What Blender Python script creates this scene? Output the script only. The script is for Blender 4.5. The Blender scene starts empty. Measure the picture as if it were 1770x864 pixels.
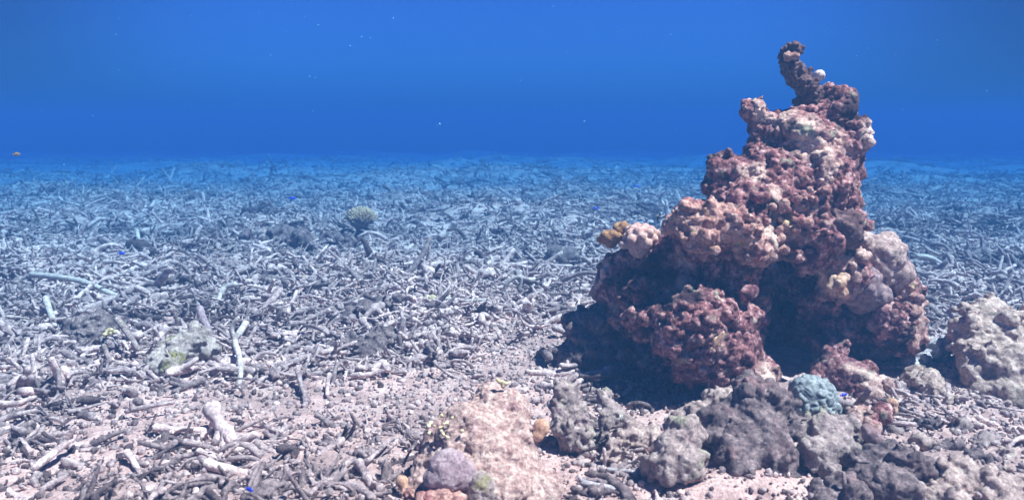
import bpy, bmesh, math, random
import numpy as np
from mathutils import Vector, Matrix, Euler, Quaternion

S = bpy.context.scene
COL = S.collection
R = math.radians
random.seed(7)
RNG = np.random.default_rng(11)

# ------------------------------------------------------------------ camera, light, exposure
CAM_Z, PITCH, F, W0, H0 = 1.0, R(9.74), 1264.0, 1770.0, 864.0
cd = bpy.data.cameras.new('camera'); cam = bpy.data.objects.new('camera', cd); COL.objects.link(cam)
cam.location = (0, 0, CAM_Z); cam.rotation_euler = (math.pi/2 - PITCH, 0, 0)
cd.sensor_width = 36.0; cd.lens = 36.0*F/W0; cd.clip_start = 0.02; cd.clip_end = 500
S.camera = cam
cd.dof.use_dof = True; cd.dof.focus_distance = 3.1; cd.dof.aperture_fstop = 3.4

SUN_DIR = Vector((0.44, -0.16, 0.88)).normalized()          # towards the sun
sl = bpy.data.lights.new('sun', 'SUN'); sl.energy = 5.0; sl.angle = R(0.7); sl.color = (1.0, 0.82, 0.71)
sun = bpy.data.objects.new('sun', sl); COL.objects.link(sun)
sun.rotation_euler = SUN_DIR.to_track_quat('Z', 'Y').to_euler()

wd = bpy.data.worlds.new('World'); S.world = wd; wd.use_nodes = True
nt = wd.node_tree; bg = nt.nodes['Background']
sky = nt.nodes.new('ShaderNodeTexSky'); sky.sky_type = 'NISHITA'; sky.sun_disc = False
sky.sun_elevation = math.asin(SUN_DIR.z); sky.sun_rotation = math.atan2(SUN_DIR.x, SUN_DIR.y)
mx = nt.nodes.new('ShaderNodeMix'); mx.data_type = 'RGBA'; mx.blend_type = 'MULTIPLY'; mx.inputs[0].default_value = 1.0
nt.links.new(sky.outputs[0], mx.inputs[6]); mx.inputs[7].default_value = (0.085, 0.228, 0.665, 1)   # daylight filtered by the water
tc = nt.nodes.new('ShaderNodeTexCoord'); dp = nt.nodes.new('ShaderNodeVectorMath'); dp.operation = 'DOT_PRODUCT'
dp.inputs[1].default_value = Vector((-0.02, 1, 0.10)).normalized(); nt.links.new(tc.outputs['Generated'], dp.inputs[0])
mr = nt.nodes.new('ShaderNodeMapRange'); mr.inputs['From Min'].default_value = 0.80; mr.inputs['From Max'].default_value = 0.97
mr.inputs['To Min'].default_value = 0.50; mr.inputs['To Max'].default_value = 1.2; mr.interpolation_type = 'SMOOTHSTEP'; nt.links.new(dp.outputs['Value'], mr.inputs['Value'])
m2 = nt.nodes.new('ShaderNodeMix'); m2.data_type = 'RGBA'; m2.blend_type = 'MULTIPLY'; m2.inputs[0].default_value = 1.0
nt.links.new(mx.outputs[2], m2.inputs[6]); nt.links.new(mr.outputs[0], m2.inputs[7]); mx = m2
nt.links.new(mx.outputs[2], bg.inputs[0]); bg.inputs[1].default_value = 0.052

S.view_settings.view_transform = 'Standard'; S.view_settings.look = 'None'
S.view_settings.gamma = 1.0; S.view_settings.exposure = 1.78
S.cycles.use_denoising = True
S.cycles.max_bounces = 4; S.cycles.diffuse_bounces = 2; S.cycles.glossy_bounces = 1; S.cycles.volume_bounces = 0

# ------------------------------------------------------------------ pixel -> place
cp, sp = math.cos(PITCH), math.sin(PITCH)
def P(px, py, Y):
    "point of the picture's pixel at the world depth Y"
    a, b = (px - W0/2)/F, (H0/2 - py)/F
    d = Vector((a, cp + b*sp, -sp + b*cp))
    return Vector((0, 0, CAM_Z)) + d*(Y/d.y)
def G(px, py, z=0.0):
    a, b = (px - W0/2)/F, (H0/2 - py)/F
    d = Vector((a, cp + b*sp, -sp + b*cp))
    return Vector((0, 0, CAM_Z)) + d*((z - CAM_Z)/d.z)
def rad(rpx, px, py, Y):
    return rpx/F*Y*1.02

# ------------------------------------------------------------------ noise in numpy
def _hash(ix, iy, iz, seed):
    h = (ix.astype(np.int64)*374761393 + iy.astype(np.int64)*668265263 + iz.astype(np.int64)*2147483647 + seed*974634777) & 0xFFFFFFFF
    h = ((h ^ (h >> 13))*1274126177) & 0xFFFFFFFF
    h = ((h ^ (h >> 16))*2246822519) & 0xFFFFFFFF
    return (h ^ (h >> 15)) & 0xFFFFFFFF
def vnoise(p, seed=0):
    "smooth gradient-like value noise, about -1..1"
    p = np.asarray(p, float); i = np.floor(p).astype(np.int64); f = p - i
    u = f*f*f*(f*(f*6 - 15) + 10); out = 0
    for dx in (0, 1):
        for dy in (0, 1):
            for dz in (0, 1):
                h = _hash(i[:, 0]+dx, i[:, 1]+dy, i[:, 2]+dz, seed)
                gx = (h & 255)/127.5 - 1; gy = ((h >> 8) & 255)/127.5 - 1; gz = ((h >> 16) & 255)/127.5 - 1
                d = gx*(f[:, 0]-dx) + gy*(f[:, 1]-dy) + gz*(f[:, 2]-dz)
                w = (u[:, 0] if dx else 1-u[:, 0])*(u[:, 1] if dy else 1-u[:, 1])*(u[:, 2] if dz else 1-u[:, 2])
                out = out + w*d
    return out*1.3
def fbm(p, octs=4, seed=0, gain=0.5):
    a, t = 1.0, 0
    p = np.asarray(p, float)
    for k in range(octs):
        t = t + a*vnoise(p*(2.03**k) + k*17.3, seed + k); a *= gain
    return t
def worley(p, seed=0):
    p = np.asarray(p, float); i = np.floor(p).astype(np.int64)
    f1 = np.full(len(p), 9.0); f2 = np.full(len(p), 9.0)
    for dx in (-1, 0, 1):
        for dy in (-1, 0, 1):
            for dz in (-1, 0, 1):
                c = i + (dx, dy, dz); h = _hash(c[:, 0], c[:, 1], c[:, 2], seed)
                q = c + np.stack([(h & 1023)/1023., ((h >> 10) & 1023)/1023., ((h >> 20) & 1023)/1023.], 1)
                d = np.linalg.norm(q - p, axis=1)
                f2 = np.minimum(f2, np.maximum(f1, d)); f1 = np.minimum(f1, d)
    return f1, f2

# ------------------------------------------------------------------ mesh helpers
def make_mesh(name, V, Fc, mat=None, smooth=True, attr=None):
    V = np.asarray(V, np.float32); Fc = np.asarray(Fc, np.int32)
    me = bpy.data.meshes.new(name); n = Fc.shape[1]
    me.vertices.add(len(V)); me.vertices.foreach_set('co', V.ravel())
    me.loops.add(Fc.size); me.loops.foreach_set('vertex_index', Fc.ravel())
    me.polygons.add(len(Fc)); me.polygons.foreach_set('loop_start', np.arange(len(Fc), dtype=np.int32)*n)
    me.polygons.foreach_set('use_smooth', np.full(len(Fc), smooth))
    if attr is not None:
        a = me.attributes.new('tone', 'FLOAT', 'POINT'); a.data.foreach_set('value', np.asarray(attr, np.float32))
    me.update(calc_edges=True); me.validate()
    if mat: me.materials.append(mat)
    return me
def normals(V, Fc):
    a, b, c = V[Fc[:, 0]], V[Fc[:, 1]], V[Fc[:, -1]] if Fc.shape[1] == 3 else V[Fc[:, 2]]
    fn = np.cross(b - a, c - a); N = np.zeros_like(V)
    for k in range(Fc.shape[1]):
        for d in range(3): N[:, d] += np.bincount(Fc[:, k], fn[:, d], len(V))
    return N/np.maximum(np.linalg.norm(N, axis=1, keepdims=True), 1e-12)
def relax(V, Fc, it=2, lam=0.5):
    n = Fc.shape[1]; a = Fc.ravel(); b = np.roll(Fc, -1, 1).ravel()
    cnt = np.bincount(a, minlength=len(V)) + np.bincount(b, minlength=len(V)); cnt = np.maximum(cnt, 1)
    for _ in range(it):
        T = np.zeros_like(V)
        for d in range(3): T[:, d] = np.bincount(a, V[b, d], len(V)) + np.bincount(b, V[a, d], len(V))
        V = V + lam*(T/cnt[:, None] - V)
    return V
_ico = {}
def ico(sub):
    if sub not in _ico:
        bm = bmesh.new(); bmesh.ops.create_icosphere(bm, subdivisions=sub, radius=1)
        _ico[sub] = (np.array([v.co[:] for v in bm.verts]), np.array([[v.index for v in f.verts] for f in bm.faces])); bm.free()
    return _ico[sub]
def blobs_mesh(blobs, sub=2):
    "blobs: (centre, radius or (rx,ry,rz))"
    v0, f0 = ico(sub); Vs, Fs = [], []
    for k, (c, r) in enumerate(blobs):
        r = np.array([r]*3 if np.isscalar(r) else r, float)
        Vs.append(v0*r + np.array(c)); Fs.append(f0 + k*len(v0))
    return np.concatenate(Vs), np.concatenate(Fs)
def voxel(V, Fc, size):
    "one skin round overlapping pieces"
    me = make_mesh('tmp', V, Fc); o = bpy.data.objects.new('tmp', me); COL.objects.link(o)
    m = o.modifiers.new('r', 'REMESH'); m.mode = 'VOXEL'; m.voxel_size = size; m.adaptivity = 0
    dg = bpy.context.evaluated_depsgraph_get(); ev = o.evaluated_get(dg); em = ev.to_mesh()
    V2 = np.empty(len(em.vertices)*3, np.float32); em.vertices.foreach_get('co', V2)
    L = np.empty(len(em.loops), np.int32); em.loops.foreach_get('vertex_index', L)
    nf = len(em.polygons); ev.to_mesh_clear()
    bpy.data.objects.remove(o); bpy.data.meshes.remove(me)
    return V2.reshape(-1, 3).astype(float), L.reshape(nf, -1)
def displace(V, Fc, spec, seed=0):
    "spec: list of (kind, scale in m, amount in m)"
    for k, (kind, sc, amt, *mk) in enumerate(spec):
        N = normals(V, Fc); q = V/sc + seed*3.7
        if kind == 'n': d = fbm(q, 3, seed + k)
        elif kind == 'l': d = 0.6 - worley(q, seed + k)[0]               # round lumps
        elif kind == 'g': f1, f2 = worley(q, seed + k); d = np.minimum(f2 - f1, 0.35)/0.35 - 0.6   # lumps cut by grooves
        elif kind == 'p': d = -np.clip(0.42 - worley(q, seed + k)[0], 0, 1)*2.4    # pits
        elif kind == 'r': d = 1 - 2*np.abs(vnoise(q, seed + k))
        if mk: d = d*np.clip(.55 + .9*fbm(V/mk[0], 2, seed + 40 + k), 0.05, 1.5)          # rough and smooth areas
        V = V + N*(d*amt)[:, None]
    return V
def crust(V, Fc, n, rmin, rmax, seed, sc=0.16, thr=-0.1, sub=1):
    "small lumps grown on a skin, in clusters"
    rng = np.random.default_rng(seed); N = normals(V, Fc)
    idx = rng.integers(0, len(V), n*3); m = vnoise(V[idx]/sc, seed) > thr; idx = idx[m][:n]
    out = []
    for i in idx:
        r = rmin + (rmax - rmin)*rng.random()**2
        out.append((V[i] + N[i]*r*rng.uniform(-0.1, 0.7), tuple(r*rng.uniform(0.55, 1.6, 3))))
    return out
def growth(blobs, vox, spec, seed, crusts=(), coarse=None, smooth=2):
    V, Fc = blobs_mesh(blobs)
    if crusts:
        V1, F1 = voxel(V, Fc, coarse or vox*3); V1 = relax(V1, F1, 2)
        V1 = displace(V1, F1, [('n', 0.16, 0.022), ('n', 0.07, 0.010)] if (coarse or 0) > 0.015 else [('n', 0.06, 0.006)], seed)
        ex = []
        for k, (n, a, b, thr) in enumerate(crusts): ex += crust(V1, F1, n, a, b, seed + 31*k, thr=thr)
        Vb, Fb = blobs_mesh(ex, 1)
        V, Fc = np.concatenate([V1, Vb]), np.concatenate([np.concatenate([F1[:, :3], F1[:, [0, 2, 3]]]), Fb + len(V1)])
    V, Fc = voxel(V, Fc, vox); V = relax(V, Fc, smooth)
    return displace(V, Fc, spec, seed), Fc

def empty(name, loc, label, cat, group=None):
    o = bpy.data.objects.new(name, None); COL.objects.link(o); o.location = loc; o.empty_display_size = 0.05
    tag(o, label, cat, group); return o
def tag(o, label=None, cat=None, group=None, kind=None):
    if label: o['label'] = label
    if cat: o['category'] = cat
    if group: o['group'] = group
    if kind: o['kind'] = kind
    return o
def part(name, V, Fc, mat, root, label=None):
    "a mesh in world coordinates hung under its thing"
    base = np.array(root.matrix_basis.translation) if root.parent is None else np.array(root.parent.location)
    me = make_mesh(name, np.asarray(V) - base, Fc, mat); o = bpy.data.objects.new(name, me); COL.objects.link(o); o.parent = root
    if label: o['label'] = label
    return o
def single(name, V, Fc, mat, label, cat, group=None, kind=None):
    V = np.asarray(V); c = V.mean(0); c[2] = V[:, 2].min() if kind is None else 0
    o = bpy.data.objects.new(name, make_mesh(name, V - c, Fc, mat)); COL.objects.link(o); o.location = c
    return tag(o, label, cat, group, kind)

def tube(pts, rads, sides=8, bump=0.0, seed=0):
    "rounded, slightly lumpy stick through pts"
    pts = np.array([tuple(p) for p in pts], float); rads = np.array(rads, float); n = len(pts)
    T = np.gradient(pts, axis=0); T /= np.linalg.norm(T, axis=1, keepdims=True)
    ref = np.array([0, 0, 1.0]) if abs(T[0, 2]) < 0.9 else np.array([1.0, 0, 0])
    rings, a = [], np.arange(sides)/sides*2*math.pi
    P2, R2, T2 = [pts[0] - T[0]*rads[0]*0.55], [rads[0]*0.6], [T[0]]
    P2 += list(pts); R2 += list(rads); T2 += list(T)
    P2.append(pts[-1] + T[-1]*rads[-1]*0.55); R2.append(rads[-1]*0.6); T2.append(T[-1])
    u = np.cross(ref, T[0]); u /= np.linalg.norm(u)
    for p, r, t in zip(P2, R2, T2):
        u = u - t*np.dot(u, t); u /= np.linalg.norm(u); v = np.cross(t, u)
        rings.append(p + r*(np.cos(a)[:, None]*u + np.sin(a)[:, None]*v))
    V = np.concatenate(rings + [[P2[0] - T2[0]*R2[0]*0.35], [P2[-1] + T2[-1]*R2[-1]*0.35]])
    Fs = []
    m = len(rings)
    for k in range(m - 1):
        for s in range(sides):
            a0, a1, b0, b1 = k*sides+s, k*sides+(s+1) % sides, (k+1)*sides+s, (k+1)*sides+(s+1) % sides
            Fs += [(a0, a1, b1), (a0, b1, b0)]
    for s in range(sides):
        Fs.append((m*sides, (s+1) % sides, s)); Fs.append((m*sides+1, (m-1)*sides+s, (m-1)*sides+(s+1) % sides))
    Fs = np.array(Fs)
    if bump:
        N = normals(V, Fs); r0 = rads.mean()
        V = V + N*(fbm(V/(r0*1.6) + seed*7.1, 2, seed)*bump*r0)[:, None]
    return V, Fs
def join(parts):
    Vs, Fs, o = [], [], 0
    for v, f in parts: Vs.append(v); Fs.append(f + o); o += len(v)
    return np.concatenate(Vs), np.concatenate(Fs)

# ------------------------------------------------------------------ materials
def mat(name, cols, scale=20.0, rough=0.9, bump=0.4, bscale=140.0, spots=None, attr=None, spec=0.15, dist=0.004, speck=0.38):
    "cols: colour stops of a layered noise; spots: (colour, scale, low, high) patches on top"
    m = bpy.data.materials.new(name); m.use_nodes = True; t = m.node_tree; N, L = t.nodes, t.links
    b = N['Principled BSDF']; b.inputs['Roughness'].default_value = rough; b.inputs['Specular IOR Level'].default_value = spec
    co = N.new('ShaderNodeTexCoord'); gm = N.new('ShaderNodeNewGeometry')
    vec = gm.outputs['Position'] if attr == 'world' else co.outputs['Object']
    n1 = N.new('ShaderNodeTexNoise'); n1.inputs['Scale'].default_value = scale; n1.inputs['Detail'].default_value = 6; n1.inputs['Roughness'].default_value = 0.65
    L.new(vec, n1.inputs['Vector'])
    cr = N.new('ShaderNodeValToRGB'); cr.color_ramp.elements.remove(cr.color_ramp.elements[1])
    for k, c in enumerate(cols):
        x = 0.3 + 0.4*k/max(1, len(cols)-1)
        e = cr.color_ramp.elements[0] if k == 0 else cr.color_ramp.elements.new(x)
        e.position = x; e.color = (*c, 1)
    L.new(n1.outputs['Fac'], cr.inputs[0]); cur = cr.outputs[0]
    for k, (c, sc, lo, hi) in enumerate(spots or []):
        n2 = N.new('ShaderNodeTexNoise'); n2.inputs['Scale'].default_value = sc; n2.inputs['Detail'].default_value = 4
        mp = N.new('ShaderNodeMapping'); mp.inputs['Location'].default_value = (3.1*k+1, 5.7*k, 9.2)
        L.new(vec, mp.inputs[0]); L.new(mp.outputs[0], n2.inputs['Vector'])
        mr = N.new('ShaderNodeMapRange'); mr.inputs['From Min'].default_value = lo; mr.inputs['From Max'].default_value = hi
        L.new(n2.outputs['Fac'], mr.inputs['Value'])
        mi = N.new('ShaderNodeMix'); mi.data_type = 'RGBA'; L.new(mr.outputs[0], mi.inputs[0]); L.new(cur, mi.inputs[6]); mi.inputs[7].default_value = (*c, 1)
        cur = mi.outputs[2]
    n3 = N.new('ShaderNodeTexNoise'); n3.inputs['Scale'].default_value = 110 if speck else 1; n3.inputs['Detail'].default_value = 3; n3.inputs['Roughness'].default_value = 0.8
    L.new(vec, n3.inputs['Vector']); m3 = N.new('ShaderNodeMapRange'); m3.inputs['From Min'].default_value = .34; m3.inputs['From Max'].default_value = .66
    m3.inputs['To Min'].default_value = 1 - speck; m3.inputs['To Max'].default_value = 1 + speck; L.new(n3.outputs['Fac'], m3.inputs['Value'])
    mi = N.new('ShaderNodeMix'); mi.data_type = 'RGBA'; mi.blend_type = 'MULTIPLY'; mi.inputs[0].default_value = 1; mi.clamp_result = False
    L.new(cur, mi.inputs[6]); L.new(m3.outputs[0], mi.inputs[7]); cur = mi.outputs[2]
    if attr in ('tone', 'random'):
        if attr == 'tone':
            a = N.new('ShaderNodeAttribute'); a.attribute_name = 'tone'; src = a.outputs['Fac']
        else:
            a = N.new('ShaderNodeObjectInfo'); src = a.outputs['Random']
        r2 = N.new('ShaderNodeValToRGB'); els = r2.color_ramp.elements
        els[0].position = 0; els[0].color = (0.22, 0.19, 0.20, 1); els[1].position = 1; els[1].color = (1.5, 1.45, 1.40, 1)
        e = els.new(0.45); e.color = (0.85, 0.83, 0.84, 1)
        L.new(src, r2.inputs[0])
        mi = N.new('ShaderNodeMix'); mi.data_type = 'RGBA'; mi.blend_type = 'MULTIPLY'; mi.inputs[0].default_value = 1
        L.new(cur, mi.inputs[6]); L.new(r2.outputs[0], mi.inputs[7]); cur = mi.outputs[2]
    L.new(cur, b.inputs['Base Color'])
    nb = N.new('ShaderNodeTexNoise'); nb.inputs['Scale'].default_value = bscale; nb.inputs['Detail'].default_value = 5; nb.inputs['Roughness'].default_value = 0.7
    L.new(vec, nb.inputs['Vector'])
    bp = N.new('ShaderNodeBump'); bp.inputs['Strength'].default_value = bump; bp.inputs['Distance'].default_value = dist
    L.new(nb.outputs['Fac'], bp.inputs['Height']); L.new(bp.outputs[0], b.inputs['Normal'])
    return m
M = {}
M['sand'] = mat('sand', [(0.32, 0.18, 0.17), (0.64, 0.385, 0.35), (0.80, 0.55, 0.50)], 9, bump=0.9, bscale=90, attr='world', dist=0.012,
                spots=[((0.30, 0.19, 0.18), 1.6, 0.5, 0.70)])
M['dead'] = mat('dead_coral', [(0.15, 0.095, 0.10), (0.45, 0.315, 0.31), (0.76, 0.56, 0.53)], 34, bump=1.0, bscale=120, dist=0.006, attr='tone')
M['dead_one'] = mat('dead_coral_branch', [(0.15, 0.095, 0.10), (0.45, 0.315, 0.31), (0.76, 0.56, 0.53)], 34, bump=1.0, bscale=120, dist=0.006, attr='random')
M['pale'] = mat('bleached_coral', [(0.30, 0.23, 0.215), (0.54, 0.43, 0.40), (0.74, 0.61, 0.56)], 30, bump=0.5, bscale=170)
M['dark'] = mat('algae_coral', [(0.07, 0.045, 0.05), (0.18, 0.120, 0.120), (0.36, 0.26, 0.245)], 28, bump=0.8, bscale=150)
M['tower'] = mat('tower_rock', [(0.030, 0.011, 0.015), (0.17, 0.055, 0.054), (0.46, 0.195, 0.195), (0.90, 0.60, 0.54)], 40, bump=1.0, bscale=150, dist=0.008,
                 spots=[((0.15, 0.050, 0.065), 9, 0.60, 0.70), ((0.82, 0.52, 0.43), 6, 0.54, 0.66), ((0.42, 0.36, 0.26), 14, 0.62, 0.72), ((0.06, 0.028, 0.034), 6, 0.55, 0.66)])
M['tower_dark'] = mat('tower_turf', [(0.04, 0.018, 0.022), (0.13, 0.065, 0.065), (0.28, 0.16, 0.15)], 22, bump=1.0, bscale=150,
                      spots=[((0.30, 0.16, 0.16), 14, 0.60, 0.70)])
M['pink'] = mat('pink_crust', [(0.10, 0.035, 0.038), (0.52, 0.25, 0.21), (0.88, 0.60, 0.50)], 38, bump=1.0, bscale=150, dist=0.008,
                spots=[((0.36, 0.12, 0.12), 11, 0.56, 0.68), ((0.62, 0.40, 0.22), 16, 0.62, 0.70)])
M['knob'] = mat('pink_knob_coral', [(0.42, 0.20, 0.18), (0.56, 0.32, 0.28), (0.62, 0.42, 0.34)], 30, bump=0.4, bscale=220)
M['knob_pale'] = mat('pale_knob_coral', [(0.55, 0.34, 0.30), (0.75, 0.56, 0.50), (0.82, 0.68, 0.60)], 40, bump=0.5, bscale=200)
M['brown'] = mat('brown_knob_coral', [(0.14, 0.06, 0.03), (0.30, 0.14, 0.07), (0.40, 0.22, 0.12)], 26, bump=0.4, bscale=220)
M['orange'] = mat('orange_sponge', [(0.34, 0.14, 0.09), (0.52, 0.28, 0.19), (0.72, 0.48, 0.37)], 24, bump=0.6, bscale=160)
M['dome'] = mat('smooth_dome', [(0.12, 0.06, 0.065), (0.26, 0.15, 0.15), (0.42, 0.28, 0.27)], 30, bump=0.3, bscale=90,
                spots=[((0.42, 0.32, 0.36), 14, 0.60, 0.68)])
M['mound'] = mat('pink_mound', [(0.20, 0.09, 0.085), (0.48, 0.295, 0.26), (0.74, 0.52, 0.455)], 44, bump=1.0, bscale=130, dist=0.006,
                 spots=[((0.30, 0.13, 0.16), 10, 0.56, 0.70), ((0.58, 0.44, 0.38), 9, 0.60, 0.72)])
M['mauve'] = mat('mauve_lump', [(0.20, 0.12, 0.14), (0.36, 0.24, 0.26), (0.50, 0.38, 0.38)], 20, bump=1.0, bscale=140)
M['green'] = mat('green_turf', [(0.16, 0.11, 0.10), (0.38, 0.28, 0.255), (0.60, 0.46, 0.42)], 30, bump=1.0, bscale=160, spots=[((0.24, 0.19, 0.08), 12, 0.54, 0.66)])
M['yellow'] = mat('yellow_coral', [(0.40, 0.27, 0.13), (0.58, 0.44, 0.26), (0.74, 0.64, 0.48)], 40, bump=0.4, bscale=200)
M['grey'] = mat('grey_rock', [(0.13, 0.085, 0.085), (0.34, 0.23, 0.215), (0.58, 0.43, 0.39)], 30, bump=1.0, bscale=110, dist=0.006,
                spots=[((0.33, 0.20, 0.21), 8, 0.54, 0.70), ((0.26, 0.24, 0.16), 10, 0.58, 0.72)])
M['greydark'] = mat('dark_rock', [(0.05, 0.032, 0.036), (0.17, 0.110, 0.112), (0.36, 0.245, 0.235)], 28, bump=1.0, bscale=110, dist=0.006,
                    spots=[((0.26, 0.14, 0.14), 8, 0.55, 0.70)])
M['tan'] = mat('tan_rock', [(0.19, 0.105, 0.09), (0.50, 0.32, 0.27), (0.84, 0.60, 0.51)], 34, bump=1.0, bscale=90, dist=0.006,
               spots=[((0.22, 0.15, 0.12), 8, 0.56, 0.70)])
M['brain'] = mat('blue_grey_brain', [(0.15, 0.145, 0.155), (0.28, 0.27, 0.275), (0.42, 0.40, 0.39)], 30, bump=0.4, bscale=240)
M['plum'] = mat('plum_slab', [(0.20, 0.12, 0.115), (0.44, 0.29, 0.26), (0.66, 0.48, 0.42)], 26, bump=1.0, bscale=110, dist=0.006)
M['table'] = mat('table_coral', [(0.36, 0.23, 0.14), (0.58, 0.40, 0.27), (0.82, 0.65, 0.52)], 60, bump=0.4, bscale=240)
M['lilac'] = mat('lilac_plate', [(0.28, 0.215, 0.225), (0.44, 0.35, 0.365), (0.58, 0.48, 0.48)], 24, bump=0.8, bscale=120)
M['speck'] = mat('speck', [(0.08, 0.30, 0.58), (0.12, 0.38, 0.66)], 30, bump=0)
def fish_mat(name, a, b=None, bands=0.0):
    m = bpy.data.materials.new(name); m.use_nodes = True; t = m.node_tree; s = t.nodes['Principled BSDF']
    s.inputs['Base Color'].default_value = (*a, 1); s.inputs['Roughness'].default_value = 0.35
    co = t.nodes.new('ShaderNodeTexCoord'); w = t.nodes.new('ShaderNodeTexWave' if b else 'ShaderNodeTexNoise')
    w.inputs['Scale'].default_value = bands if b else 120
    t.links.new(co.outputs['Object'], w.inputs['Vector'])
    mi = t.nodes.new('ShaderNodeMix'); mi.data_type = 'RGBA'; mi.inputs[6].default_value = (*a, 1); mi.inputs[7].default_value = (*(b or [c*0.6 for c in a]), 1)
    t.links.new(w.outputs['Fac' if 'Fac' in w.outputs else 0], mi.inputs[0]); t.links.new(mi.outputs[2], s.inputs['Base Color'])
    return m
M['f_blue'] = fish_mat('blue_fish_skin', (0.02, 0.06, 0.9)); M['f_black'] = fish_mat('black_fish_skin', (0.01, 0.01, 0.015))
M['f_tan'] = fish_mat('tan_fish_skin', (0.66, 0.37, 0.25)); M['f_stripe'] = fish_mat('striped_fish_skin', (0.80, 0.66, 0.56), (0.02, 0.03, 0.06), 38.0)
M['f_orange'] = fish_mat('orange_fish_skin', (0.6, 0.25, 0.06)); M['eye'] = fish_mat('fish_eye', (0.01, 0.01, 0.01))

# ------------------------------------------------------------------ the setting: seabed and haze
TC = (1.12, 3.0)
def ground_h(x, y):
    x = np.asarray(x, float); y = np.asarray(y, float); z0 = np.zeros_like(x)
    amp = np.clip((y - 2.2)/4, 0.15, 1)
    h = 0.15*amp*fbm(np.stack([x/1.9, y/1.5, z0], 1), 3, 3) + 0.10*np.clip((y-3)/8, 0, 1.5)*vnoise(np.stack([x/5, y/2.5, z0+4], 1), 9)
    h += 0.34*np.clip((y-7)/9, 0, 1.5)*vnoise(np.stack([x/4.5, y/3.0, z0+8], 1), 31)
    h -= 0.014*np.clip(y-8, 0, 60)**1.15                              # the floor slopes gently away
    h += 0.05*np.exp(-((x-.66)**2/.035 + (y-1.92)**2/.012))
    h += 0.035*amp*fbm(np.stack([x/0.34, y/0.34, z0], 1), 3, 5)
    return h
def gz(x, y): return float(ground_h([x], [y])[0])
def ground_Y(px, py):
    "depth at which the ray of a pixel meets the seabed"
    Y = np.geomspace(1.6, 40, 900); p0, p1 = P(px, py, 1.0), P(px, py, 2.0)
    z = CAM_Z + (p1.z - p0.z)*Y; hit = np.nonzero(z <= ground_h((p1.x - p0.x)*Y, Y))[0]
    return float(Y[hit[0]]) if len(hit) else 40.0
xs = np.concatenate([-np.geomspace(3.2, 70, 42)[::-1], np.linspace(-3.1, 3.1, 420), np.geomspace(3.2, 70, 42)])
ys = np.concatenate([np.linspace(-6, 1.2, 30), np.linspace(1.22, 4.5, 260), np.geomspace(4.53, 60, 240)])
gx, gy = np.meshgrid(xs, ys); gxf, gyf = gx.ravel(), gy.ravel()
hh = ground_h(gxf, gyf); near = np.exp(-np.maximum(gyf-3, 0)/3)
hh = hh + near*(0.010*fbm(np.stack([gxf/0.09, gyf/0.09, gxf*0], 1), 3, 21) + 0.008*(0.55-worley(np.stack([gxf/0.035, gyf/0.035, gxf*0], 1), 8)[0]))
nx, ny = len(xs), len(ys)
ii = (np.arange(ny-1)[:, None]*nx + np.arange(nx-1)[None]).ravel()
sb = bpy.data.objects.new('seabed', make_mesh('seabed', np.stack([gxf, gyf, hh], 1), np.stack([ii, ii+1, ii+nx+1, ii+nx], 1), M['sand']))
COL.objects.link(sb); tag(sb, 'pale pinkish sandy seabed under coral rubble fading into blue water', 'seabed', None, 'structure')

hm = bpy.data.materials.new('sea_haze'); hm.use_nodes = True; t = hm.node_tree
t.nodes.remove(t.nodes['Principled BSDF']); pv = t.nodes.new('ShaderNodeVolumePrincipled')
pv.inputs['Color'].default_value = (0.024, 0.076, 0.184, 1); pv.inputs['Absorption Color'].default_value = (0.0, 0.27, 0.71, 1); pv.inputs['Density'].default_value = 0.208; pv.inputs['Anisotropy'].default_value = 0.0
t.links.new(pv.outputs[0], t.nodes['Material Output'].inputs['Volume'])
bm = bmesh.new(); bmesh.ops.create_cube(bm, size=1)
for v in bm.verts: v.co = (v.co.x*160, 24 + v.co.y*74, -3.6 + (v.co.z+0.5)*5.35)
me = bpy.data.meshes.new('haze'); bm.to_mesh(me); bm.free(); me.materials.append(hm)
hz = bpy.data.objects.new('haze', me); COL.objects.link(hz); tag(hz, 'clear blue sea water that far things fade into', 'water haze', None, 'stuff')

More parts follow.
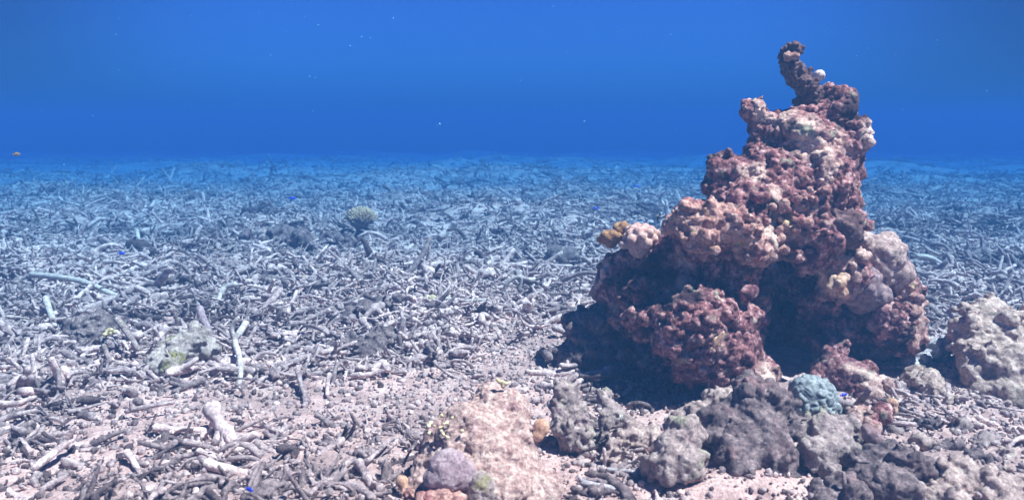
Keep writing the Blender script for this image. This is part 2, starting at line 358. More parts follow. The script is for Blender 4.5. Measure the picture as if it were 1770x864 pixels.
# ------------------------------------------------------------------ the coral tower
def B(lst): return [(P(px, py, Y), rad(r, px, py, Y)) for px, py, r, Y in lst]
TSPEC = [('n', .14, .016), ('n', .06, .018), ('p', .075, .036, .22), ('l', .038, .009, .16), ('r', .034, .007, .2), ('n', .022, .009, .2), ('l', .015, .005, .12), ('r', .012, .003), ('n', .008, .0035)]
body = B([
 (1402,222,36,3.05),(1440,195,34,3.02),(1452,168,20,3.02),(1425,178,20,3.06),(1445,245,44,3.0),(1385,250,58,2.98),(1322,262,34,3.0),(1314,228,24,3.02),(1303,188,20,3.0),(1322,205,16,3.0),
 (1460,295,32,2.98),(1405,305,66,2.92),(1330,310,52,2.92),(1255,305,38,2.95),(1232,330,22,2.9),(1440,345,46,2.95),(1380,370,60,2.85),
 (1300,360,58,2.85),(1460,385,36,2.88),(1215,402,56,2.72),(1178,388,30,2.72),(1265,395,42,2.68),(1325,405,50,2.86),(1160,460,52,2.85),
 (1090,490,58,2.98),(1065,478,36,3.0),(1050,500,24,3.02),(1240,465,60,2.84),(1270,455,44,2.84),(1398,408,46,2.95),
 (1190,570,66,2.56),(1150,545,36,2.62),(1240,560,50,2.58),(1250,610,58,2.58),(1205,625,42,2.56),(1120,560,34,2.72),(1100,545,18,2.66),
 (1310,640,36,2.62),(1300,665,40,2.55),(1085,560,52,3.00),(1090,620,50,2.95),(1140,630,50,2.85),
 (1350,520,115,3.50),(1400,620,110,3.55),(1230,545,90,3.0),(1420,450,90,3.2),(1330,690,60,3.0),(1200,660,70,2.95),(1130,505,48,2.84),(1175,490,50,2.80),(1245,515,40,2.76),(1275,550,30,2.66),(1400,410,60,2.82),(1345,345,50,2.86),(1290,420,50,2.74),(1285,585,22,2.56),
 (1520,510,70,3.05),(1550,545,40,2.98),(1562,585,30,2.9),(1545,560,40,2.86),(1450,470,50,2.86),(1430,560,45,3.0),
 (1445,650,44,2.74),(1480,660,42,2.7),(1500,690,40,2.62),(1440,600,26,2.86),(1400,515,24,2.86),(1470,540,60,3.12),(1530,620,55,3.1),(1480,610,70,3.2)])
V, Fc = growth(body, 0.0052, TSPEC, 5, crusts=[(260, 0.014, 0.042, -0.15), (1300, 0.006, 0.016, -0.15)], coarse=0.020, smooth=1)
tw = empty('coral_tower', (TC[0], TC[1], gz(*TC)), 'tall knobbly pink and maroon coral rock tower rising above the rubble', 'coral rock')
part('rock_body', V, Fc, M['tower'], tw)
# thin algae covered spire with a pale knob beside it
spts = [P(x, y, 3.05) for x, y in ((1398,172),(1392,150),(1382,138),(1370,120),(1366,100),(1370,90))]
sb_ = [(p + Vector((random.uniform(-.008,.008), random.uniform(-.012,.012), random.uniform(-.006,.006))), random.uniform(.024,.037)) for p in spts for _ in range(3)]
sb_ += [(P(1398,150,3.03), .03), (P(1390,136,3.06), .03), (P(1402,162,3.04), .034), (P(1380,125,3.05), .03), (P(1362,112,3.05), .03), (P(1412,158,3.05), .022), (P(1405,168,3.05), .03), (P(1385,176,3.05), .03)]
V, Fc = growth(sb_, 0.0050, [('l', .022, .010), ('n', .010, .006)], 8, crusts=[(280, .005, .012, -.5)], coarse=.010, smooth=1)
part('spire', V, Fc, M['tower_dark'], tw, 'thin dark spire furred with algae')
V, Fc = growth([(P(1368,91,3.04), .024), (P(1362,98,3.02), .02), (P(1374,97,3.02), .02)], .0045, [('l', .014, .007), ('n', .01, .003)], 10, smooth=1)
part('spire_tip', V, Fc, M['pink'], tw, 'pink crusted tip of the spire')
V, Fc = growth([(P(1416,131,3.04), .024), (P(1410,138,3.04), .018), (P(1413,148,3.05), .012)], 0.0045, [('l', .012, .004)], 9, smooth=1)
part('pale_knob', V, Fc, M['knob_pale'], tw, 'pale pink knob beside the spire')
# two clumps of finger-tip coral on the left shoulder
def tips(c, n, spread, r, up, seed, vox=0.0045):
    rng = random.Random(seed); bl = [(c, spread*0.75)]
    for k in range(n):
        a = k*2.39996; q = math.sqrt((k+.5)/n)
        d = Vector((math.cos(a)*q, math.sin(a)*q, math.sqrt(max(0, 1-q*q))*up)).normalized()
        tip = c + d*spread*rng.uniform(0.95, 1.15)
        for s in (0.6, 0.8, 1.0): bl.append((c.lerp(tip, s), r*rng.uniform(.85, 1.1)))
    return growth(bl, vox, [('n', 0.02, 0.0015)], seed, smooth=2)
V, Fc = tips(P(1108,425,2.88), 26, .072, .019, .9, 3); part('pink_knob_coral', V, Fc, M['knob'], tw)
V, Fc = tips(P(1056,418,2.94), 10, .038, .018, .9, 4); part('brown_knob_coral', V, Fc, M['brown'], tw)
V, Fc = tips(P(1074,402,2.99), 9, .034, .016, .9, 6); part('brown_knob_coral', V, Fc, M['brown'], tw)
# pale knob ridge on the left block
V, Fc = growth(B([(1190,378,30,2.66),(1225,385,34,2.63),(1262,392,32,2.62),(1210,410,34,2.62),(1165,392,20,2.68),(1295,420,26,2.62),(1305,440,22,2.62)]), .006,
               [('n', .05, .012), ('p', .05, .016), ('l', .026, .010), ('l', .013, .006), ('n', .008, .003)], 12, crusts=[(150, .010, .022, -.4)], coarse=.014, smooth=1)
part('pale_shoulder', V, Fc, M['pink'], tw, 'pale pink knobbly shoulder')
V, Fc = growth(B([(1150,545,26,2.58),(1180,535,30,2.54),(1215,525,26,2.54),(1250,540,30,2.54),(1285,560,20,2.54),(1165,580,30,2.53),(1200,600,34,2.52),(1245,600,32,2.52),(1190,640,22,2.53),(1240,650,24,2.53),(1275,625,22,2.53),(1290,505,18,2.60)]), .0052,
               [('n', .09, .022), ('p', .05, .022, .2), ('l', .026, .010, .12), ('l', .013, .006), ('n', .008, .003)], 13, crusts=[(160, .006, .018, -.2)], coarse=.014, smooth=1)
part('crusted_block', V, Fc, M['tower'], tw, 'pitted block jutting out low at the front')
# branching pale cluster in the middle
bl = []
for k in range(70):
    c = P(random.gauss(1378, 26), random.gauss(372, 24), random.uniform(2.70, 2.78)); bl.append((c, random.uniform(.010, .02)))
bl += B([(1380,375,34,2.82),(1345,400,30,2.80)])
for k in range(26): bl.append((P(random.gauss(1330, 16), random.gauss(415, 18), random.uniform(2.68, 2.76)), random.uniform(.009, .018)))
V, Fc = growth(bl, .005, [('l', .014, .006), ('n', .01, .003)], 14, smooth=1); part('branching_coral', V, Fc, M['pink'], tw, 'pale short branched coral clump')
V, Fc = growth(B([(1455,398,34,2.74),(1440,412,26,2.74),(1470,412,22,2.78),(1420,425,22,2.76)]), .006, [('l', .03, .008), ('n', .012, .004)], 15,
               crusts=[(90, .007, .014, -.2)], coarse=.014, smooth=1); part('dark_ledge', V, Fc, M['tower_dark'], tw, 'dark turf covered ledge')
V, Fc = growth(B([(1525,445,40,2.93),(1545,472,34,2.93),(1512,472,36,2.92),(1500,420,24,2.95),(1552,505,26,2.93),(1535,420,20,2.95)]), .006, [('n', .12, .020), ('n', .05, .008), ('p', .04, .008, .15), ('l', .016, .004)], 16, smooth=3)
part('round_boulder', V, Fc, M['mound'], tw, 'rounded pinkish boulder with grey patches')
V, Fc = growth(B([(1488,492,36,2.86),(1512,508,28,2.87),(1466,502,28,2.85),(1490,520,26,2.87)]), .006, [('n', .09, .014), ('n', .03, .004), ('p', .03, .004)], 17, smooth=4)
part('smooth_dome', V, Fc, M['dome'], tw, 'smooth brown dome')
V, Fc = growth(B([(1448,490,14,2.70),(1440,484,10,2.71),(1455,505,11,2.70),(1436,496,9,2.70),(1459,480,10,2.72)]), .0045, [('l', .02, .008), ('n', .01, .003)], 18, smooth=1)
part('orange_sponge', V, Fc, M['orange'], tw)
V, Fc = growth(B([(1575,530,22,2.86),(1580,560,22,2.84),(1572,585,22,2.82),(1560,500,24,2.90),(1582,595,14,2.82)]), .006, [('l', .028, .010), ('l', .014, .005)], 19,
               crusts=[(90, .008, .016, -.3)], coarse=.014, smooth=1); part('pink_edge', V, Fc, M['pink'], tw, 'pink and orange knobbly right edge')

# ------------------------------------------------------------------ rocks around the tower
RAISE = ('slab_rock', 'pink_slab', 'low_rock', 'dark_boulder', 'lump_rock', 'boulder', 'brown_rock', 'smooth_lump', 'yellow_lump')
SNAP = ('flat_log_rock', 'blue_lump', 'rubble_lump', 'bushy_clump', 'algae_rock', 'cream_sponge', 'pale_shard', 'dark_hummock')
def rock(name, lst, m, label, vox=.007, spec=None, seed=1, crusts=(), cat='rock', group=None, smooth=2):
    if name == 'dark_hummock' or name in SNAP:                 # distant lumps stand on the uneven ground
        Yg = ground_Y(sum(q[0] for q in lst)/len(lst), sum(q[1] + .7*q[2] for q in lst)/len(lst)); Y0 = sum(q[3] for q in lst)/len(lst)
        lst = [(a, b, c, Yg + d - Y0) for a, b, c, d in lst]
    if name in RAISE: lst = [(a, b, c, d - .09) for a, b, c, d in lst]
    V, Fc = growth(B(lst), vox, spec or [('n', .09, .020), ('p', .055, .014), ('l', .036, .010), ('n', .020, .006), ('l', .013, .005), ('n', .008, .0025)], seed, crusts=crusts, coarse=.014, smooth=smooth)
    return single(name, V, Fc, M[m], label, cat, group)
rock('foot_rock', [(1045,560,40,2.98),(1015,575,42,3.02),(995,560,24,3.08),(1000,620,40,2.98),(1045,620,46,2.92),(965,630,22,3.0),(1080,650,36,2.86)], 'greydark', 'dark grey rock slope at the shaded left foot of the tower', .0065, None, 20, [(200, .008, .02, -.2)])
# big pale mound in the foreground with its growths
md = empty('coral_mound', tuple(G(830, 800)), 'broad pale pink coral mound in the foreground with yellow tuft and mauve lump', 'coral rock')
V, Fc = growth(B([(850,712,46,2.04),(838,690,30,2.08),(880,720,46,2.04),(815,745,56,2.0),(890,760,52,1.98),(850,800,80,1.94),(800,790,70,1.96),(760,800,50,1.96),(905,800,44,1.94),(850,860,90,1.86),(930,850,50,1.9),(735,850,44,1.9),(770,760,34,2.0)]),
               .0055, [('n', .12, .020), ('n', .045, .008), ('p', .06, .008, .15), ('p', .022, .009, .12), ('n', .018, .005), ('p', .012, .005), ('n', .008, .003)], 21, crusts=[(60, .004, .010, .1)], coarse=.016, smooth=6)
part('mound_body', V, Fc, M['mound'], md)
V, Fc = growth(B([(775,812,40,1.80),(755,825,28,1.79),(800,820,28,1.80)]), .005, [('n', .06, .008), ('l', .018, .005), ('p', .016, .005)], 22, smooth=2)
part('mauve_lump', V, Fc, M['mauve'], md)
bl = []
for k in range(34): bl.append((P(random.gauss(766, 14), random.gauss(748, 11), random.uniform(1.90, 1.95)), random.uniform(.005, .009)))
V, Fc = growth(bl, .0032, [('n', .01, .0015)], 23, smooth=1); part('yellow_tuft', V, Fc, M['yellow'], md)
bl = [(P(random.gauss(873, 7), random.gauss(660, 4), 2.04), random.uniform(.004, .007)) for _ in range(14)]
V, Fc = growth(bl, .003, [('n', .01, .0015)], 24, smooth=1); part('yellow_tuft', V, Fc, M['yellow'], md)
V, Fc = growth(B([(832,838,26,1.785),(826,856,24,1.78),(845,850,20,1.79)]), .0045, [('l', .012, .004), ('n', .01, .003)], 25, smooth=1); part('algae_patch', V, Fc, M['green'], md)
V, Fc = growth(B([(936,738,16,1.97),(930,752,12,1.96)]), .004, [('n', .03, .003)], 26, smooth=3); part('orange_lump', V, Fc, M['orange'], md)
V, Fc = tips(P(706, 858, 1.79), 22, .022, .0045, .9, 27, .0026)
single('finger_coral', V, Fc, M['pink'], 'tiny pale pink finger coral at the foot of the foreground mound', 'coral')
rock('round_rock', [(695,832,13,1.86),(700,845,10,1.85)], 'orange', 'small smooth salmon round lump beside the foreground mound', .004, [('n', .03, .003)], 28)
rock('pink_crust_rock', [(760,868,24,1.74),(790,872,20,1.74),(735,872,16,1.75)], 'pink', 'low pink crusted rock under the mauve lump at bottom edge', .005, None, 29)

rock('column_rock', [(975,672,20,2.24),(990,678,18,2.23),(972,700,24,2.22),(992,712,26,2.20),(1002,735,22,2.18),(978,735,26,2.18),(995,760,26,2.16),(1008,752,16,2.14)], 'grey',
     'upright grey stump of rock right of the pale mound', .005, None, 31, [(90, .006, .014, 0)])
rock('spike_rock', [(1047,682,11,2.30),(1052,700,16,2.28),(1062,722,22,2.25),(1050,738,22,2.24),(1080,735,18,2.24)], 'grey',
     'small pointed brownish rock between grey stump and the dark shadow', .005, None, 32, [(60, .005, .012, 0)])
rock('flat_rubble_rock', [(1100,752,26,2.20),(1075,768,28,2.15),(1125,760,26,2.18),(1060,790,20,2.08)], 'plum', 'low crumbly pinkish rock below the pointed rock', .005, None, 33, [(120, .006, .016, -.2)])
rock('boulder', [(1168,770,36,2.08),(1185,750,30,2.10),(1150,795,32,2.04),(1190,800,34,2.02),(1160,815,30,2.0),(1128,800,22,2.05)], 'grey', 'pale grey boulder with pitted face left of the dark boulder', .0055, None, 34, [(120, .006, .014, 0)])
rock('dark_boulder', [(1290,710,42,2.24),(1330,705,40,2.26),(1350,735,36,2.22),(1255,735,36,2.2),(1310,760,56,2.16),(1270,790,40,2.08),(1340,790,44,2.10),(1240,760,30,2.16),(1300,680,30,2.32),(1280,810,26,2.02)],
     'greydark', 'large dark grey brown boulder in front of the tower', .006, None, 35, [(200, .008, .02, -.1)])
rock('ledge_rock', [(1240,690,26,2.36),(1200,715,24,2.32),(1270,690,28,2.38),(1170,722,16,2.32)], 'plum', 'narrow pinkish ledge at the edge of the tower shadow', .006, None, 36, [(80, .006, .014, -.1)])
V, Fc = growth(B([(1405,690,44,2.36),(1395,680,34,2.36),(1425,700,30,2.35),(1405,705,38,2.34)]), .004, [('g', .028, .0085), ('n', .05, .003)], 37, smooth=4)
single('brain_coral', V, Fc, M['brain'], 'round blue grey lobed coral head under the tower', 'coral')
rock('lump_rock', [(1430,750,42,2.2),(1455,775,34,2.14),(1420,785,34,2.1),(1400,745,24,2.22),(1462,740,26,2.22),(1440,810,22,2.04)], 'grey', 'lumpy grey mauve rock directly below the blue grey coral head', .006, None, 38, [(120, .007, .016, -.1)])
rock('brown_rock', [(1492,730,26,2.28),(1505,755,22,2.22),(1520,715,22,2.34),(1475,715,18,2.34)], 'tower', 'reddish brown rock right of the blue grey coral head', .006, None, 39, [(60, .006, .014, 0)])
rock('smooth_lump', [(1506,752,16,2.14),(1518,764,14,2.12),(1500,742,11,2.15)], 'dome', 'smooth brown lump leaning on the reddish brown rock', .0045, [('n', .04, .004)], 40)
rock('yellow_lump', [(1541,698,12,2.38),(1543,708,10,2.37)], 'orange', 'small ochre lump at the right foot of the tower', .0045, [('n', .02, .003)], 41)
rock('slab_rock', [(1520,800,36,2.06),(1560,810,40,2.02),(1500,835,36,1.96),(1550,845,40,1.92),(1490,800,22,2.06),(1600,825,34,2.0)], 'greydark', 'dark grey slab sloping to the bottom edge right of the sand', .006, None, 42, [(120, .007, .016, -.1)])
rock('pink_slab', [(1640,835,40,1.98),(1690,840,44,1.96),(1740,850,40,1.94),(1640,870,40,1.88),(1720,880,44,1.86),(1600,862,26,1.9)], 'plum', 'flat pink grey slab in the bottom right corner', .006, None, 43, [(120, .007, .016, -.1)])
rock('low_rock', [(1455,845,30,1.96),(1430,862,26,1.92),(1480,862,28,1.9),(1415,845,14,1.97)], 'greydark', 'low dark rock at the bottom edge under the lumpy rock', .006, None, 44)
for k, (px, py, r, Y) in enumerate(((1610,735,20,2.32),(1665,742,16,2.30),(1585,765,18,2.18),(1640,775,20,2.16),(1700,765,22,2.22),(1740,800,24,2.10),(1690,800,16,2.08),(1560,740,14,2.30))):
    rock('coral_chunk', [(px,py,r,Y),(px+r*.9,py+4,r*.7,Y),(px-r*.7,py+7,r*.6,Y-.02)], ('greydark','grey','plum')[k % 3],
         'rough ' + ('dark grey','pale grey','pinkish')[k % 3] + ' coral chunk among the rubble in front of the large tan rock', .006, None, 80+k, [(50, .006, .014, -.2)], 'rock', 'chunks before the large tan rock')
rock('right_rock', [(1690,545,28,2.92),(1715,545,32,2.95),(1680,570,30,2.84),(1720,585,46,2.82),(1765,590,52,2.88),(1690,615,38,2.74),(1740,640,56,2.68),(1790,660,64,2.68),(1750,690,40,2.58),(1790,715,44,2.50),(1715,660,28,2.66),(1655,580,18,2.86),(1645,565,12,2.88),(1680,645,24,2.70),(1810,600,70,2.9),(1825,740,50,2.42),(1700,680,18,2.62),(1735,715,18,2.50)],
     'tan', 'large tan rock with knobbly dark face at the right edge', .0065, [('n', .14, .022), ('p', .08, .016), ('l', .05, .016), ('l', .024, .008), ('n', .014, .004)], 46, [(260, .010, .028, 0)])
rock('shaded_rock', [(1600,670,30,2.62),(1630,690,26,2.56),(1580,655,22,2.7)], 'tan', 'flat tan rock between the tower and the large tan rock', .006, None, 47)
rock('flat_plate', [(1590,615,20,2.95),(1610,600,22,3.0),(1570,630,18,2.9),(1630,595,18,3.02)], 'lilac', 'pale blue grey plate of rock beside the right foot of the tower', .006, None, 48)
# algae rocks on the left
rock('algae_rock', [(300,612,32,2.98),(335,592,30,3.05),(270,632,22,2.9),(360,600,22,3.05),(300,640,22,2.86)], 'green', 'grey olive turf covered rock among upright branches on the left', .006, None, 51, [(120, .006, .014, -.1)])
rock('bushy_clump', [(165,570,30,3.25),(150,590,26,3.2),(190,560,20,3.3),(130,575,22,3.25)], 'dark', 'dark bushy algae covered clump on the left rubble', .006, None, 52, [(240, .008, .018, -.5)], cat='coral clump')
rock('flat_log_rock', [(600,545,16,3.75),(630,535,18,3.78),(660,525,16,3.8),(580,555,14,3.7),(690,515,10,3.8)], 'greydark', 'long low brown grey rock lying in the middle rubble', .007, None, 53)
rock('rubble_lump', [(640,600,26,3.15),(660,585,24,3.2),(610,595,18,3.2),(625,610,18,3.1)], 'dark', 'dark crumbly lump in the middle of the rubble', .007, None, 54, [(120, .008, .016, -.3)])
rock('blue_lump', [(964,445,22,5.4),(985,440,16,5.4)], 'dark', 'dark rounded lump in the rubble left of the tower', .014, None, 55)
rock('dark_hummock', [(485,414,22,6.2),(520,418,20,6.1),(455,418,16,6.2),(425,409,12,6.4)], 'greydark', 'broad dark hummock left of the stalked coral head', .011, [('n', .14, .035), ('p', .07, .022), ('l', .05, .018), ('n', .022, .009)], 56, [(200, .010, .024, -.4)])
rock('dark_hummock', [(575,414,13,6.3),(600,420,12,6.2)], 'greydark', 'dark low hummock at the foot of the stalked coral head', .011, [('n', .14, .035), ('p', .07, .022), ('l', .05, .018), ('n', .022, .009)], 57, [(120, .010, .024, -.4)])
rock('dark_hummock', [(330,342,12,9.8),(352,346,10,9.6)], 'greydark', 'distant dark hummock farthest back on the left', .016, [('n', .14, .035), ('p', .07, .022), ('l', .05, .018), ('n', .022, .009)], 60, [(80, .014, .03, -.4)])

# ------------------------------------------------------------------ stalked coral head in the middle distance
c0 = P(624, 375, ground_Y(624, 417)); gb = gz(c0.x, c0.y)
hd = empty('stalked_coral', (c0.x, c0.y, gb), 'round tan coral head of many short tips on a dark stalk', 'coral')
parts = []
for k in range(230):
    a = k*2.39996; q = math.sqrt((k+.5)/230)
    d = Vector((math.cos(a)*q, math.sin(a)*q, 0.75*math.sqrt(max(0, 1-q*q)) + .03)); d = d + Vector((random.gauss(0,.03), random.gauss(0,.03), random.gauss(0,.03)))
    e = c0 + Vector((0,0,-.03)) + d*.145*random.uniform(.92, 1.06); s = c0 + Vector((0,0,-.05)) + d*.08
    parts.append(tube([s, s.lerp(e, .6), e], [.0075, .0075, .006], 5))
V, Fc = join(parts); part('branch_head', V, Fc, M['table'], hd)
V, Fc = growth([(c0+Vector((0,0,-.03)), (.115,.115,.055)), (c0+Vector((0,0,-.08)), .06), (c0+Vector((.01,0,-.13)), .055), (c0+Vector((.0,0,-.19)), .075), (c0+Vector((.03,0,-.26)), .10), (c0+Vector((-.06,-.03,-.27)), .08)],
               .012, [('n', .06, .012), ('l', .03, .008)], 62); part('stalk', V, Fc, M['dark'], hd)

# ------------------------------------------------------------------ coral rubble
def template(seed, kind, sides=9, seg=9):
    rng = random.Random(seed)
    if kind == 'chunk':                            # angular broken lump
        v, f = ico(3 if sides > 6 else 1); q = np.array([rng.uniform(.7, 1.5), rng.uniform(.6, 1.1), rng.uniform(.35, .75)])*.028
        v = v*q; v = v*(1 + .55*fbm(v/.03 + seed, 3, seed))[:, None]
        return v*(1 - .25*(worley(v/.02 + seed, seed)[0]))[:, None], f
    L = 0.14; r = .0095*rng.uniform(.65, 1.4)
    bend = rng.uniform(-1.1, 1.1); pts, d = [], 0.0; p = Vector((-L/2, 0, 0)); zt = rng.uniform(-.25, .25)
    if kind == 'stub': L = .065; r *= 1.1; bend *= .4; p.x = -L/2
    if kind == 'long': L = .21; p.x = -L/2; bend *= .8
    if kind == 'curved': bend = rng.choice((-1, 1))*rng.uniform(1.3, 2.1)
    a = -bend/2
    for k in range(seg):
        pts.append(p.copy()); p = p + Vector((math.cos(a), math.sin(a), zt*math.sin(a)))*L/(seg-1); a += bend/(seg-1) + rng.uniform(-.14, .14)
    rr = [r*(1.2 - .6*k/(seg-1))*rng.uniform(.82, 1.18) for k in range(seg)]
    out = [tube(pts, rr, sides, .42, seed)]
    nf = 0
    if kind == 'forked': nf = rng.choice((1, 2, 3, 4))
    for q in range(nf):
        i = rng.randrange(2, seg-1); b = pts[i]; dr = (pts[i]-pts[i-1]).normalized(); sd = Vector((-dr.y, dr.x, rng.uniform(-.5, .8)))*rng.choice((-1, 1))
        dr = (dr*.6 + sd.normalized()).normalized(); l = rng.uniform(.04, .085)
        out.append(tube([b + dr*l*t for t in (0, .35, .7, 1)], [rr[i]*.9, rr[i]*.85, rr[i]*.75, rr[i]*.6], sides, .4, seed+q+1))
    if kind == 'stub' or rng.random() < .35:      # small side nubs where branchlets broke off
        for q in range(rng.choice((1, 2, 3))):
            i = rng.randrange(1, seg-1); dr = Vector((rng.uniform(-.5,.5), rng.choice((-1,1)), rng.uniform(-.3,1))).normalized()
            out.append(tube([pts[i], pts[i]+dr*rr[i]*1.2, pts[i]+dr*rr[i]*1.9], [rr[i]*.7, rr[i]*.6, rr[i]*.45], max(5, sides-2)))
    return join(out)
KINDS = ['stub', 'stick', 'curved', 'forked', 'long', 'chunk']
TPL = {k: [template(100*i + j, k) for j in range(5)] for i, k in enumerate(KINDS)}
LOW = {k: [template(100*i + j, k, 5, 4) for j in range(5)] for i, k in enumerate(KINDS)}

EXC = [(1.12, 3.0, .50, .42), (.03, 2.0, .17, .22), (.85, 2.3, .35, .35), (1.95, 2.75, .3, .3), (1.15, 2.05, .42, .28), (.66, 1.9, .24, .14), (.62, 2.1, .2, .2)]
def blocked(x, y):
    b = np.zeros(len(x), bool)
    for cx, cy, rx, ry in EXC: b |= ((x-cx)/rx)**2 + ((y-cy)/ry)**2 < 1
    return b
def scatter(y0, y1, dens, seed, margin=1.12):
    rng = np.random.default_rng(seed); n = int(dens*(y1-y0)*(0.72*(y0+y1)*margin + 1.0))
    y = np.sqrt(rng.uniform(y0**2, y1**2, n)); x = rng.uniform(-1, 1, n)*(.72*y*margin + .5)
    cover = fbm(np.stack([x/.8, y/.55, x*0], 1), 3, 77)            # sandy gaps
    cover = 1.25*cover + np.clip((y-3.0)*.5, -.16, .9) + .8*np.exp(-((x+.75)**2/.7 + (y-1.95)**2/.07))
    for a, b, ra, rb, k in ((-1.28, 2.44, .36, .13, 1.5), (-.38, 2.55, .32, .24, 1.1), (-.62, 2.08, .28, .07, 1.2), (.02, 3.1, .28, .28, 1.0), (-1.9, 3.6, .4, .2, 1.2), (-.9, 4.6, .5, .3, 1.0)):
        cover = cover - .72*k*np.exp(-((x-a)/ra)**2 - ((y-b)/rb)**2)                # open pockets of sand
    keep = ~blocked(x, y) & (cover > rng.uniform(-.55, .25, n))
    return x[keep], y[keep]
rows = []
for (y0, y1, dn, sc, sd) in ((1.55, 2.6, 620, .64, 1), (2.6, 4.2, 720, .74, 2), (4.2, 7, 430, .86, 3), (7, 11, 190, .98, 4), (11, 18, 62, 1.15, 5), (18, 30, 12, 1.4, 6)):
    x, y = scatter(y0, y1, dn, sd); rng = np.random.default_rng(90+sd); n = len(x)
    s = sc*np.exp(rng.normal(0, .34, n))*(1 + .3*fbm(np.stack([x/.7, y/.5, x*0+3], 1), 2, 66)); yaw = rng.uniform(0, 2*math.pi, n); pit = rng.normal(0, .24, n); roll = rng.uniform(0, 6.28, n)
    up = rng.random(n) < .05; pit[up] = rng.uniform(.7, 1.35, up.sum())
    kk = rng.choice(6, n, p=(.28, .20, .15, .24, .03, .10)); vv = rng.integers(0, 5, n)
    z = ground_h(x, y) + .001*s + rng.random(n)**1.9*.052*np.clip((y-1.5)/1.8, .15, 1.2)
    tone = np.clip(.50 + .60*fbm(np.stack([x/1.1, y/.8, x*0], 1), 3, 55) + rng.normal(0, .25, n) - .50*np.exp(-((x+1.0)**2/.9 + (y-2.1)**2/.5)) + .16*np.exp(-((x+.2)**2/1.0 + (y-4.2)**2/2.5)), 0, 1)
    rows.append(np.stack([x, y, z, s, yaw, pit, roll, kk, vv, tone], 1))
rows = np.concatenate(rows)
LEN = np.array([.07, .13, .13, .16, .21, .065])
dist = np.sqrt(rows[:, 0]**2 + rows[:, 1]**2 + 1)
inframe = (np.abs(rows[:, 0]) < .66*rows[:, 1]) & (rows[:, 1] > 1.95)
hidden = (rows[:, 0] > .30*rows[:, 1]) & (rows[:, 1] > 2.3) | ((np.abs(rows[:, 0]-.0) < .3) & (rows[:, 1] < 2.5) & (rows[:, 1] > 1.6))
lift = rows[:, 2] - ground_h(rows[:, 0], rows[:, 1])
score = rows[:, 3]*LEN[rows[:, 7].astype(int)]/dist*(.6 + lift*14)*(np.where(inframe & ~hidden, 1, 0))
order = np.argsort(-score); NI = 268
indiv, rest = order[:NI], order[NI:]
def rot_mats(yaw, pit, roll):
    cy, sy, c_p, s_p, cr, sr = np.cos(yaw), np.sin(yaw), np.cos(pit), np.sin(pit), np.cos(roll), np.sin(roll)
    z, o = np.zeros_like(yaw), np.ones_like(yaw)
    Rz = np.stack([np.stack([cy, -sy, z], 1), np.stack([sy, cy, z], 1), np.stack([z, z, o], 1)], 1)
    Ry = np.stack([np.stack([c_p, z, -s_p], 1), np.stack([z, o, z], 1), np.stack([s_p, z, c_p], 1)], 1)
    Rx = np.stack([np.stack([o, z, z], 1), np.stack([z, cr, -sr], 1), np.stack([z, sr, cr], 1)], 1)
    return Rz @ Ry @ Rx
def bulk(rw, tpl):
    Vs, Fs, As, o = [], [], [], 0
    for i, k in enumerate(KINDS):
        for j in range(5):
            r = rw[(rw[:, 7] == i) & (rw[:, 8] == j)]
            if not len(r): continue
            v, f = tpl[k][j]; Rm = rot_mats(r[:, 4], r[:, 5], r[:, 6])
            vv = np.einsum('nij,mj->nmi', Rm, v)*r[:, 3][:, None, None] + r[:, None, :3]
            Vs.append(vv.reshape(-1, 3)); Fs.append((f[None] + (np.arange(len(r))*len(v))[:, None, None] + o).reshape(-1, 3)); As.append(np.repeat(r[:, 9], len(v))); o += len(r)*len(v)
    return np.concatenate(Vs), np.concatenate(Fs), np.concatenate(As)
rw = rows[rest]; a = bulk(rw[rw[:, 1] < 6], TPL); b = bulk(rw[rw[:, 1] >= 6], LOW)
V = np.concatenate([a[0], b[0]]); Fc = np.concatenate([a[1], b[1] + len(a[0])]); A = np.concatenate([a[2], b[2]])
# fine broken bits between the branches
rngb = np.random.default_rng(5); n = 42000
y = np.sqrt(rngb.uniform(1.5**2, 4.6**2, n)); x = rngb.uniform(-1, 1, n)*(.8*y + .4)
k = ~(((x-1.12)/.5)**2 + ((y-3)/.42)**2 < 1); x, y = x[k], y[k]; n = len(x)
v0, f0 = ico(1); sz = .003 + .010*rngb.random(n)**3
vv = v0[None]*sz[:, None, None]*rngb.uniform(.6, 1.5, (n, 1, 3)); vv = vv + np.stack([x, y, ground_h(x, y)+.004], 1)[:, None]
vv += rngb.normal(0, .12, vv.shape)*sz[:, None, None]
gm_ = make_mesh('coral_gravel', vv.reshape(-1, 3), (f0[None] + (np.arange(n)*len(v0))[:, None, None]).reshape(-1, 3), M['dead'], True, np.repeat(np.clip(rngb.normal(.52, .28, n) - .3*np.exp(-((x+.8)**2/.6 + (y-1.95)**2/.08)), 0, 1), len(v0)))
o = bpy.data.objects.new('coral_gravel', gm_); COL.objects.link(o); tag(o, 'fine broken coral grit strewn over the near sand', 'gravel', None, 'stuff')
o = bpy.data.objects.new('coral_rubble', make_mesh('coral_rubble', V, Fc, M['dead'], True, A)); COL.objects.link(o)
tag(o, 'dense carpet of smaller broken dead coral fragments covering the seabed', 'coral rubble', None, 'stuff')

